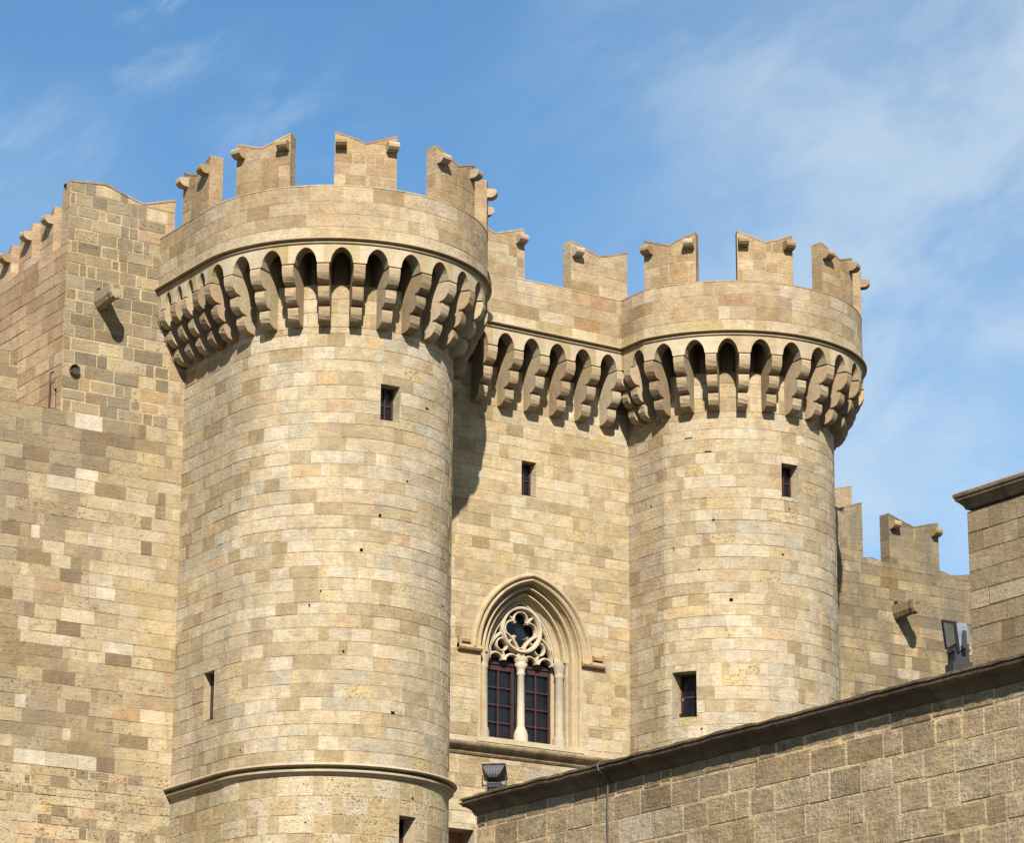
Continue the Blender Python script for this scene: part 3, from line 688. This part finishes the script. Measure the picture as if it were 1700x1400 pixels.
# ------------------------------------------------------------ square tower on the left
rng = random.Random(8)
st = empty('square_tower', 'tall square stone corner tower left of the round towers, grey weathered top', 'tower')
LY = 2.70; LF = Flat((0, LY, 0), (1, 0, 0))
def ltop(x):
    p = [(-6.50, 30.72), (-5.52, 30.84), (-4.86, 30.64), (-4.40, 30.52), (-3.46, 30.82)]
    for a, b in zip(p, p[1:]):
        if x <= b[0]: return a[1] + (b[1] - a[1]) * max(0, (x - a[0]) / (b[0] - a[0]))
    return 30.82
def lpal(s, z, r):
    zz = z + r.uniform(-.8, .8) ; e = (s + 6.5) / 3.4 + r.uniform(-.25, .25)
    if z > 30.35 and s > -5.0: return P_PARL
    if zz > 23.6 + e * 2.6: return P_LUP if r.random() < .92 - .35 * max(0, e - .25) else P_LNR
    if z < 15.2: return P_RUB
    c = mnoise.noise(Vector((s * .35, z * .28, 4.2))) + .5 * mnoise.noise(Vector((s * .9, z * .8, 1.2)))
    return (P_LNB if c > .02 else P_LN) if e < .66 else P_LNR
mb = MB()
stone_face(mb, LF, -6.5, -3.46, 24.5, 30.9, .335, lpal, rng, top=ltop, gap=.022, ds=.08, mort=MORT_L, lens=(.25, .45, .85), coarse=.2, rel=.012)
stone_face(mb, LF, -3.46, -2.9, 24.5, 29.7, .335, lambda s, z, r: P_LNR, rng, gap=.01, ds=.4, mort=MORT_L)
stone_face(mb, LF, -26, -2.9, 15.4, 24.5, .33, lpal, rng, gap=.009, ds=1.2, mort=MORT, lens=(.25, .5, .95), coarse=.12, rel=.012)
stone_face(mb, LF, -26, -2.9, 8.0, 15.4, .27, lpal, rng, gap=.016, ds=1.2, mort=MORT_L, lens=(.2, .3, .65), coarse=.3, rel=.016, chj=.3)
mb.q([LF(-26, 0), LF(-2.9, 0), LF(-2.9, 8), LF(-26, 8)], MORT)
th = .45
for a, b in ((-6.5, -5.52), (-5.52, -4.86), (-4.86, -4.40), (-4.40, -3.46)):
    c = pick(P_LUP, rng) if a < -5 else pick(P_PARL, rng)
    mb.q([(a, LY - .012, ltop(a + .001)), (b, LY - .012, ltop(b)), (b, LY + th, ltop(b)), (a, LY + th, ltop(a + .001))], c)
    mb.q([(a, LY - .012, ltop(a + .001) - .05), (b, LY - .012, ltop(b) - .05), (b, LY - .012, ltop(b)), (a, LY - .012, ltop(a + .001))], c)
    mb.q([(a, LY + th, 29), (a, LY + th, ltop(a + .001)), (b, LY + th, ltop(b)), (b, LY + th, 29)], c)
mb.q([(-3.46, LY, 29.6), (-3.46, LY + th, 29.6), (-3.46, LY + th, 30.82), (-3.46, LY, 30.82)], pick(P_PAR, rng))
mb.q([(-26, LY, 24.5), (-6.5, LY, 24.5), (-6.5, LY + 2.8, 24.5), (-26, LY + 2.8, 24.5)], C_CAP)
mb.q([(-6.5, LY, 29.0), (2.9, LY, 29.0), (2.9, LY + 14, 29.0), (-6.5, LY + 14, 29.0)], C_CAP)
mb.build('front_wall', M_OLD, st)
SF = Flat((-6.5, 26.0, 0), (0, -1, 0))       # faces -X; s = 26 - y
sy = lambda y: 26.0 - y
mb = MB()
stone_face(mb, SF, sy(18), sy(2.7), 24.3, 29.0, .36, lambda s, z, r: P_SIDE, rng, gap=.010, ds=2, mort=lc(KT * 1.3, 150, 120, 88), lens=(.4, .7, 1.2), rel=.012, openings=[(sy(3.12), sy(2.98), 24.62, 25.15)])
stone_face(mb, SF, sy(2.95), sy(2.7), 29.0, 30.72, .335, lambda s, z, r: P_SIDE, rng, gap=.008, ds=1, mort=MORT_L)
mb.q([(-6.5, 2.95, 29), (-6.05, 2.95, 29), (-6.05, 2.95, 30.72), (-6.5, 2.95, 30.72)], pick(P_LUP, rng))
mb.q([(-6.42, 2.95, 24.5), (-6.42, 3.2, 24.5), (-6.42, 3.2, 25.3), (-6.42, 2.95, 25.3)], (.03, .02, .015, 0))
mb.build('side_wall', M_OLD, st)
for y0, zt in ((3.62, 30.28), (4.92, 30.22), (6.22, 29.98), (7.5, 29.96), (8.8, 29.95), (10.1, 29.95)):
    mo = merlon(SF, sy(y0 + .82), sy(y0), st, rng, th=.42, zb=29.0 - .02, zt=zt, zv=zt - .26, spouts=(0, 1), pl=P_SIDE, mat=M_OLD, mort=MORT_L)
pp = MB(); pr8 = [( .02 * math.cos(R(45 * i)), .02 * math.sin(R(45 * i))) for i in range(8)]
pp.sweep(pr8, [24.6, 25.3, 25.55], lambda p, t: (-6.62 + p[0], 3.12 + p[1], t), (.1, .03, .02, 0), closed=True)
pp.sweep(pr8, [0, 1], lambda p, t: (-6.62 + .0, 3.12 - .2 * t + p[0], 25.55 + p[1]), (.1, .03, .02, 0), closed=True)
pp.build('pipe', M_WOOD, st)
def gargoyle(x, y, z, ln, parent, mat=M_OLD, w=.36, c=C_CAP, seed=1):
    mb = MB(); rg = random.Random(seed)
    pr = [(-.5, .17), (-.24, .15), (-.22, .02), (.22, .02), (.24, .15), (.5, .17), (.46, -.10), (.30, -.24), (.0, -.30), (-.30, -.24), (-.46, -.10)]
    ts = [0, .15, .5, .75, .9, 1.0]; k = [1.0, .98, .84, .8, .9, .8]
    mb.sweep(pr, list(range(len(ts))), lambda p, t: (x + p[0] * w * k[t] * 1.15, y + .05 - ln * ts[t], z + p[1] * k[t] + .05 * ts[t]), c, closed=True, smooth=False)
    mb.box(x - .12, x - .02, y - .06, y + .02, z + .17, z + .30, (.02, .015, .01, 0))
    return mb.build('water_spout', mat, parent)
gargoyle(-5.50, LY, 27.62, .95, st, c=lc(KT, 200, 178, 138, .4))
for (x, y, z, r_) in ((-6.17, LY, 25.61, .13), (-7.62, 5.4, 26.20, .13)):
    hb = MB(); n = 10; k = len(hb.v)
    ring0 = [(x + r_ * 1.10 * math.cos(2 * math.pi * i / n), y - .10, z + r_ * 1.10 * math.sin(2 * math.pi * i / n)) for i in range(n)]
    ring1 = [(x + r_ * math.cos(2 * math.pi * i / n), y - .05, z - .02 + r_ * math.sin(2 * math.pi * i / n)) for i in range(n)]
    ring2 = [(a, y - .03, c) for a, b, c in ring1]
    for i in range(n):
        j = (i + 1) % n; hb.q([ring0[i], ring0[j], ring1[j], ring1[i]], lc(KT, 120, 100, 74, .5)); hb.q([ring1[i], ring1[j], ring2[j], ring2[i]], (.05, .04, .03, 0)); hb.q([ring0[j], ring0[i], (ring0[i][0], y + .01, ring0[i][2]), (ring0[j][0], y + .01, ring0[j][2])], C_CAP)
    hb.q(ring2, (.012, .01, .008, 0)); hb.build('drain_hole', M_OLD, st)
# lower wall running back from the square tower, at the picture's left edge
xw = empty('rampart_wall', 'short grey stone wall meeting the side of the square tower above the terrace', 'wall')
mb = MB(); XF = Flat((0, 5.42, 0), (1, 0, 0))
stone_face(mb, XF, -26, -6.5, 24.3, 26.75, .34, lambda s, z, r: P_LUP if z > 25.3 else P_LN, rng, gap=.013, ds=2, mort=MORT_L, lens=(.25, .45, .8), coarse=.2)
mb.q([(-26, 5.42, 26.75), (-6.5, 5.42, 26.75), (-6.5, 6.2, 26.75), (-26, 6.2, 26.75)], C_CAP)
mb.build('wall', M_OLD, xw)
bt = empty('turret', 'stone turret end with coursed masonry at the far left edge behind the merlons', 'tower')
mb = MB(); TF = Flat((0, 7.2, 0), (1, 0, 0))
stone_face(mb, TF, -26, -6.52, 26.5, 29.62, .34, lambda s, z, r: P_LN, rng, gap=.013, ds=2, mort=MORT_L, lens=(.25, .5, .8))
mb.q([(-26, 7.2, 29.62), (-6.52, 7.2, 29.62), (-6.52, 9, 29.62), (-26, 9, 29.62)], C_CAP)
mb.build('wall', M_OLD, bt)

# ------------------------------------------------------------ wall to the right of the towers
rng = random.Random(31)
rw = empty('curtain_wall', 'lower grey stained wall right of the round towers, with a swallowtail merlon', 'wall')
RF = Flat((0, 2.70, 0), (1, 0, 0)); mb = MB()
rtop = lambda x: 24.33 + .05 * math.sin(x * 5.1) + .03 * math.sin(x * 13)
def rpal(s, z, r): return P_RW if z + r.uniform(-1, 1) < 23.2 else (P_RW if r.random() < .25 else P_LUP)
stone_face(mb, RF, 15.0, 34, 11.0, 24.45, .345, rpal, rng, gap=.010, ds=.5, mort=lc(KT, 180, 156, 112, .5), lens=(.25, .5, .9), coarse=.15, top=rtop, rel=.012)
mb.q([RF(15, 0), RF(34, 0), RF(34, 11), RF(15, 11)], MORT)
for i in range(38): x = 15 + .5 * i; mb.q([(x, 2.7, rtop(x)), (x + .5, 2.7, rtop(x + .5)), (x + .5, 3.15, rtop(x + .5)), (x, 3.15, rtop(x))], C_CAP)
mb.build('wall', M_LICH, rw)
merlon(RF, 17.9, 19.69, rw, rng, zb=24.2, zt=26.06, zv=25.75, th=.42, pl=P_LUP, mat=M_LICH, spouts=(0, 0), ch=.33)
merlon(RF, 20.72, 22.66, rw, rng, zb=24.2, zt=25.87, zv=25.60, th=.42, pl=P_LUP, mat=M_LICH, spouts=(1, 1), ch=.33)
gargoyle(20.95, 2.70, 22.86, .95, rw, mat=M_LICH, c=C_CAP)
rr = empty('rear_wall', 'small stretch of wall with one horned merlon peeping out behind the right tower', 'wall')
RR = Flat((0, 6.0, 0), (1, 0, 0)); mb = MB()
stone_face(mb, RR, 17, 22.0, 20, 26.2, .34, lambda s, z, r: P_RW, rng, gap=.01, ds=1)
mb.q([RR(17, 0), RR(22.0, 0), RR(22.0, 20), RR(17, 20)], MORT)
mb.q([(17, 6, 26.2), (22.0, 6, 26.2), (22.0, 8, 26.2), (17, 8, 26.2)], C_CAP)
mb.build('wall', M_OLD, rr)
merlon(RR, 20.2, 22.06, rr, rng, zb=26.15, zt=27.72, zv=27.42, th=.4, pl=P_PAR, mat=M_OLD, spouts=(0, 0))

# ------------------------------------------------------------ building with a cornice on the right
rng = random.Random(40)
bd = empty('stone_building', 'brown stone building with a projecting cornice at the right edge', 'building')
BX, BY = 1.27, -22.50; BF = Flat((BX, BY, 0), (0, -1, 0)); mb = MB(); ZT = 17.45
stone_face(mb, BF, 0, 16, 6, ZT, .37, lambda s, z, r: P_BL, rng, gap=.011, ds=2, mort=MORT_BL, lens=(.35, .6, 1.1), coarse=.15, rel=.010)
mb.q([BF(0, 0), BF(16, 0), BF(16, 6), BF(0, 6)], MORT_BL)
BN = Flat((BX + 14, BY, 0), (-1, 0, 0))     # rear face
mb.q([(BX, BY, 0), (BX + 14, BY, 0), (BX + 14, BY, ZT), (BX, BY, ZT)], MORT_BL)
mb.q([(BX, BY - 16, 0), (BX + 14, BY - 16, 0), (BX + 14, BY - 16, ZT), (BX, BY - 16, ZT)], MORT_BL)
mb.q([(BX + 14, BY, 0), (BX + 14, BY - 16, 0), (BX + 14, BY - 16, ZT), (BX + 14, BY, ZT)], MORT_BL)
mb.q([(BX, BY, ZT + .3), (BX + 14, BY, ZT + .3), (BX + 14, BY - 16, ZT + .3), (BX, BY - 16, ZT + .3)], C_CAP)
mb.build('wall', M_OLD, bd)
def cornice(mb, BX, BY, ln, prof, col, jr, seg=.9):
    # runs along the -X face towards -Y and returns round the far corner along +X
    n = int(ln / seg); ts = [('b', 8.0), ('b', 0.0)] + [('a', i * seg) for i in range(0, n + 1)]
    cols = [(lambda k: tuple(c * k for c in col[:3]) + (col[3],))(jr.uniform(.85, 1.12)) for _ in range(n + 4)]
    def fn(p, t):
        o, z = p
        if t[0] == 'a': return (BX - o, BY + o - (t[1] + (o if t[1] > 0 else 0)), z)
        return (BX - o + (t[1] + o if t[1] else 0), BY + o, z)
    mb.sweep(prof, ts, fn, lambda i: cols[i], closed=True)
mb = MB()
cornice(mb, BX, BY, 16, [(-.05, 17.48), (.02, 17.50), (.05, 17.57), (.11, 17.64), (.165, 17.68), (.17, 17.73), (.195, 17.745), (.20, 17.80), (.17, 17.83), (-.05, 17.88)], lc(KT * 1.3, 160, 136, 104, .3), rng)
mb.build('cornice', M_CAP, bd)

# ------------------------------------------------------------ boundary wall in the foreground
rng = random.Random(50)
fgw = empty('boundary_wall', 'rough brown block wall with a dark moulded coping, crossing the lower right foreground', 'wall')
GX, GY = -11.39, -24.58; GF = Flat((GX, GY, 0), (0, -1, 0)); mb = MB(); ZG = 10.02
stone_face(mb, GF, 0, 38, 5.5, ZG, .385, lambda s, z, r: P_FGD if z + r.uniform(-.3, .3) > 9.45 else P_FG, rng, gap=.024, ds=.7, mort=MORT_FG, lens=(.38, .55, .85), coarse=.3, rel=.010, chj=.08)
mb.q([GF(0, 0), GF(38, 0), GF(38, 5.5), GF(0, 5.5)], MORT_FG)
mb.q([(GX, GY, 0), (GX + .8, GY, 0), (GX + .8, GY, ZG), (GX, GY, ZG)], MORT_FG); mb.q([(GX + .8, GY, 0), (GX + .8, GY - 38, 0), (GX + .8, GY - 38, ZG), (GX + .8, GY, ZG)], MORT_FG)
mb.build('wall', M_FG, fgw)
mb = MB()
cap = [(-.05, 10.0), (.02, 10.005), (.04, 10.04), (.07, 10.10), (.12, 10.14), (.18, 10.165), (.185, 10.19), (.205, 10.195), (.215, 10.225), (.185, 10.235), (.175, 10.25), (.21, 10.262), (.21, 10.285), (.15, 10.295), (-.85, 10.32), (-1.0, 10.26), (-1.0, 10.1), (-.85, 9.95)]
ts = [.16 * i for i in range(238)]; jt = [0.0]
while jt[-1] < 39: jt.append(jt[-1] + rng.uniform(.8, 1.3))
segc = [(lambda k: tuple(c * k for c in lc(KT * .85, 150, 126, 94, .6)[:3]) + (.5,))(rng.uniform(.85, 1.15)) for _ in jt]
segz = [rng.uniform(-.008, .008) for _ in jt]
def sg_of(t):
    k = 0
    while jt[k + 1] <= t: k += 1
    return k
jz = [segz[sg_of(t)] + rng.uniform(-.006, .006) for t in ts]; jo = [rng.uniform(-.008, .008) for t in ts]
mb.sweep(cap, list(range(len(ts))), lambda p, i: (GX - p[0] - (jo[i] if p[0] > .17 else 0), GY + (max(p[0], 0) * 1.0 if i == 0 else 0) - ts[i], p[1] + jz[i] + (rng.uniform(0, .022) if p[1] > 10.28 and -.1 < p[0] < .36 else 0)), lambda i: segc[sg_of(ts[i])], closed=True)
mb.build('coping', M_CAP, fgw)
# cable on the foreground wall
cb = MB(); cyb = -28.35; rng2 = random.Random(3)
pth = [(-11.2, cyb + .25, 10.34), (-11.5, cyb + .12, 10.34), (-11.63, cyb + .02, 10.28), (-11.62, cyb, 10.17), (-11.50, cyb, 10.10), (-11.45, cyb - .01, 10.0)] + [(-11.45, cyb + .012 * math.sin(i * 1.7), 9.85 - i * .3) for i in range(15)]
cb.sweep(pr8, list(range(len(pth))), lambda p, i: (pth[i][0] + p[0] * .7, pth[i][1] + p[1] * .7, pth[i][2]), (.05, .04, .04, 0), closed=True)
co = cb.build('cable', M_CABLE); co['label'] = 'thin dark cable hanging over the coping and down the foreground wall'; co['category'] = 'cable'

# ------------------------------------------------------------ floodlights on the coping
def floodlight(base, az, tilt, label, sc=1.0, front_vis=True, roll=0.0):
    root = empty('floodlight', label, 'floodlight', group='floodlights on the foreground wall')
    B_ = Matrix.Translation(base) @ Matrix.Rotation(az, 4, 'Z') @ Matrix.Scale(sc, 4)
    # local: lamp faces +X
    mb = MB(); mb.box(-.14, .14, -.15, .15, -.12, .05, M=B_); [mb.box(-.10, .10, -.15 + .062 * i, -.11 + .062 * i, .05, .30, M=B_) for i in range(5)]
    mb.box(-.12, .12, -.13, .13, .20, .24, M=B_); mb.build('ballast', M_BLACK, root)
    br = MB(); br.box(-.03, .03, -.25, -.235, .22, .46, M=B_); br.box(-.03, .03, .235, .25, .22, .46, M=B_); br.box(-.03, .03, -.235, .235, .24, .262, M=B_); br.build('bracket', M_BLACK, root)
    Hd = B_ @ Matrix.Translation((0, 0, .46)) @ Matrix.Rotation(roll, 4, 'X') @ Matrix.Rotation(-tilt, 4, 'Y')
    hd = MB()
    sec = [(.10, .225, .19), (.085, .225, .19), (.02, .20, .165), (-.10, .13, .10), (-.14, .08, .06)]
    k = 0
    for (x, hy, hz) in sec:
        for a, b in ((-1, -1), (1, -1), (1, 1), (-1, 1)): hd.v.append(tuple(Hd @ Vector((x, a * hy, b * hz))))
    for i in range(len(sec) - 1):
        for j in range(4): j2 = (j + 1) % 4; hd.idx((i * 4 + j, i * 4 + j2, (i + 1) * 4 + j2, (i + 1) * 4 + j), (.3, .3, .3, 0))
    e = (len(sec) - 1) * 4; hd.idx((e, e + 1, e + 2, e + 3), (.3, .3, .3, 0))
    for i in range(5): y = -.12 + .06 * i; hd.box(-.10, .05, y - .006, y + .006, .05, .14, M=Hd)
    hd.build('housing', M_ALU if front_vis else M_BLACK, root)
    rm = MB()
    for y0, y1, z0, z1 in ((-.24, .24, .175, .205), (-.24, .24, -.205, -.175), (-.24, -.21, -.175, .175), (.21, .24, -.175, .175)): rm.box(.085, .125, y0, y1, z0, z1, M=Hd)
    rm.build('rim', M_BLACK, root)
    gl = MB(); gl.box(.10, .112, -.21, .21, -.175, .175, M=Hd); gl.build('glass', M_LAMPG, root)
    return root
floodlight((-11.35, -36.30, 10.40), math.atan2(.34, -.93), R(-12), 'grey floodlight with its glass facing left, beside the right building', .98, True, R(-16))
floodlight((-11.3, -24.95, 10.26), math.atan2(.70, .65), R(48), 'black floodlight seen from behind, below the traceried window', .80, False)
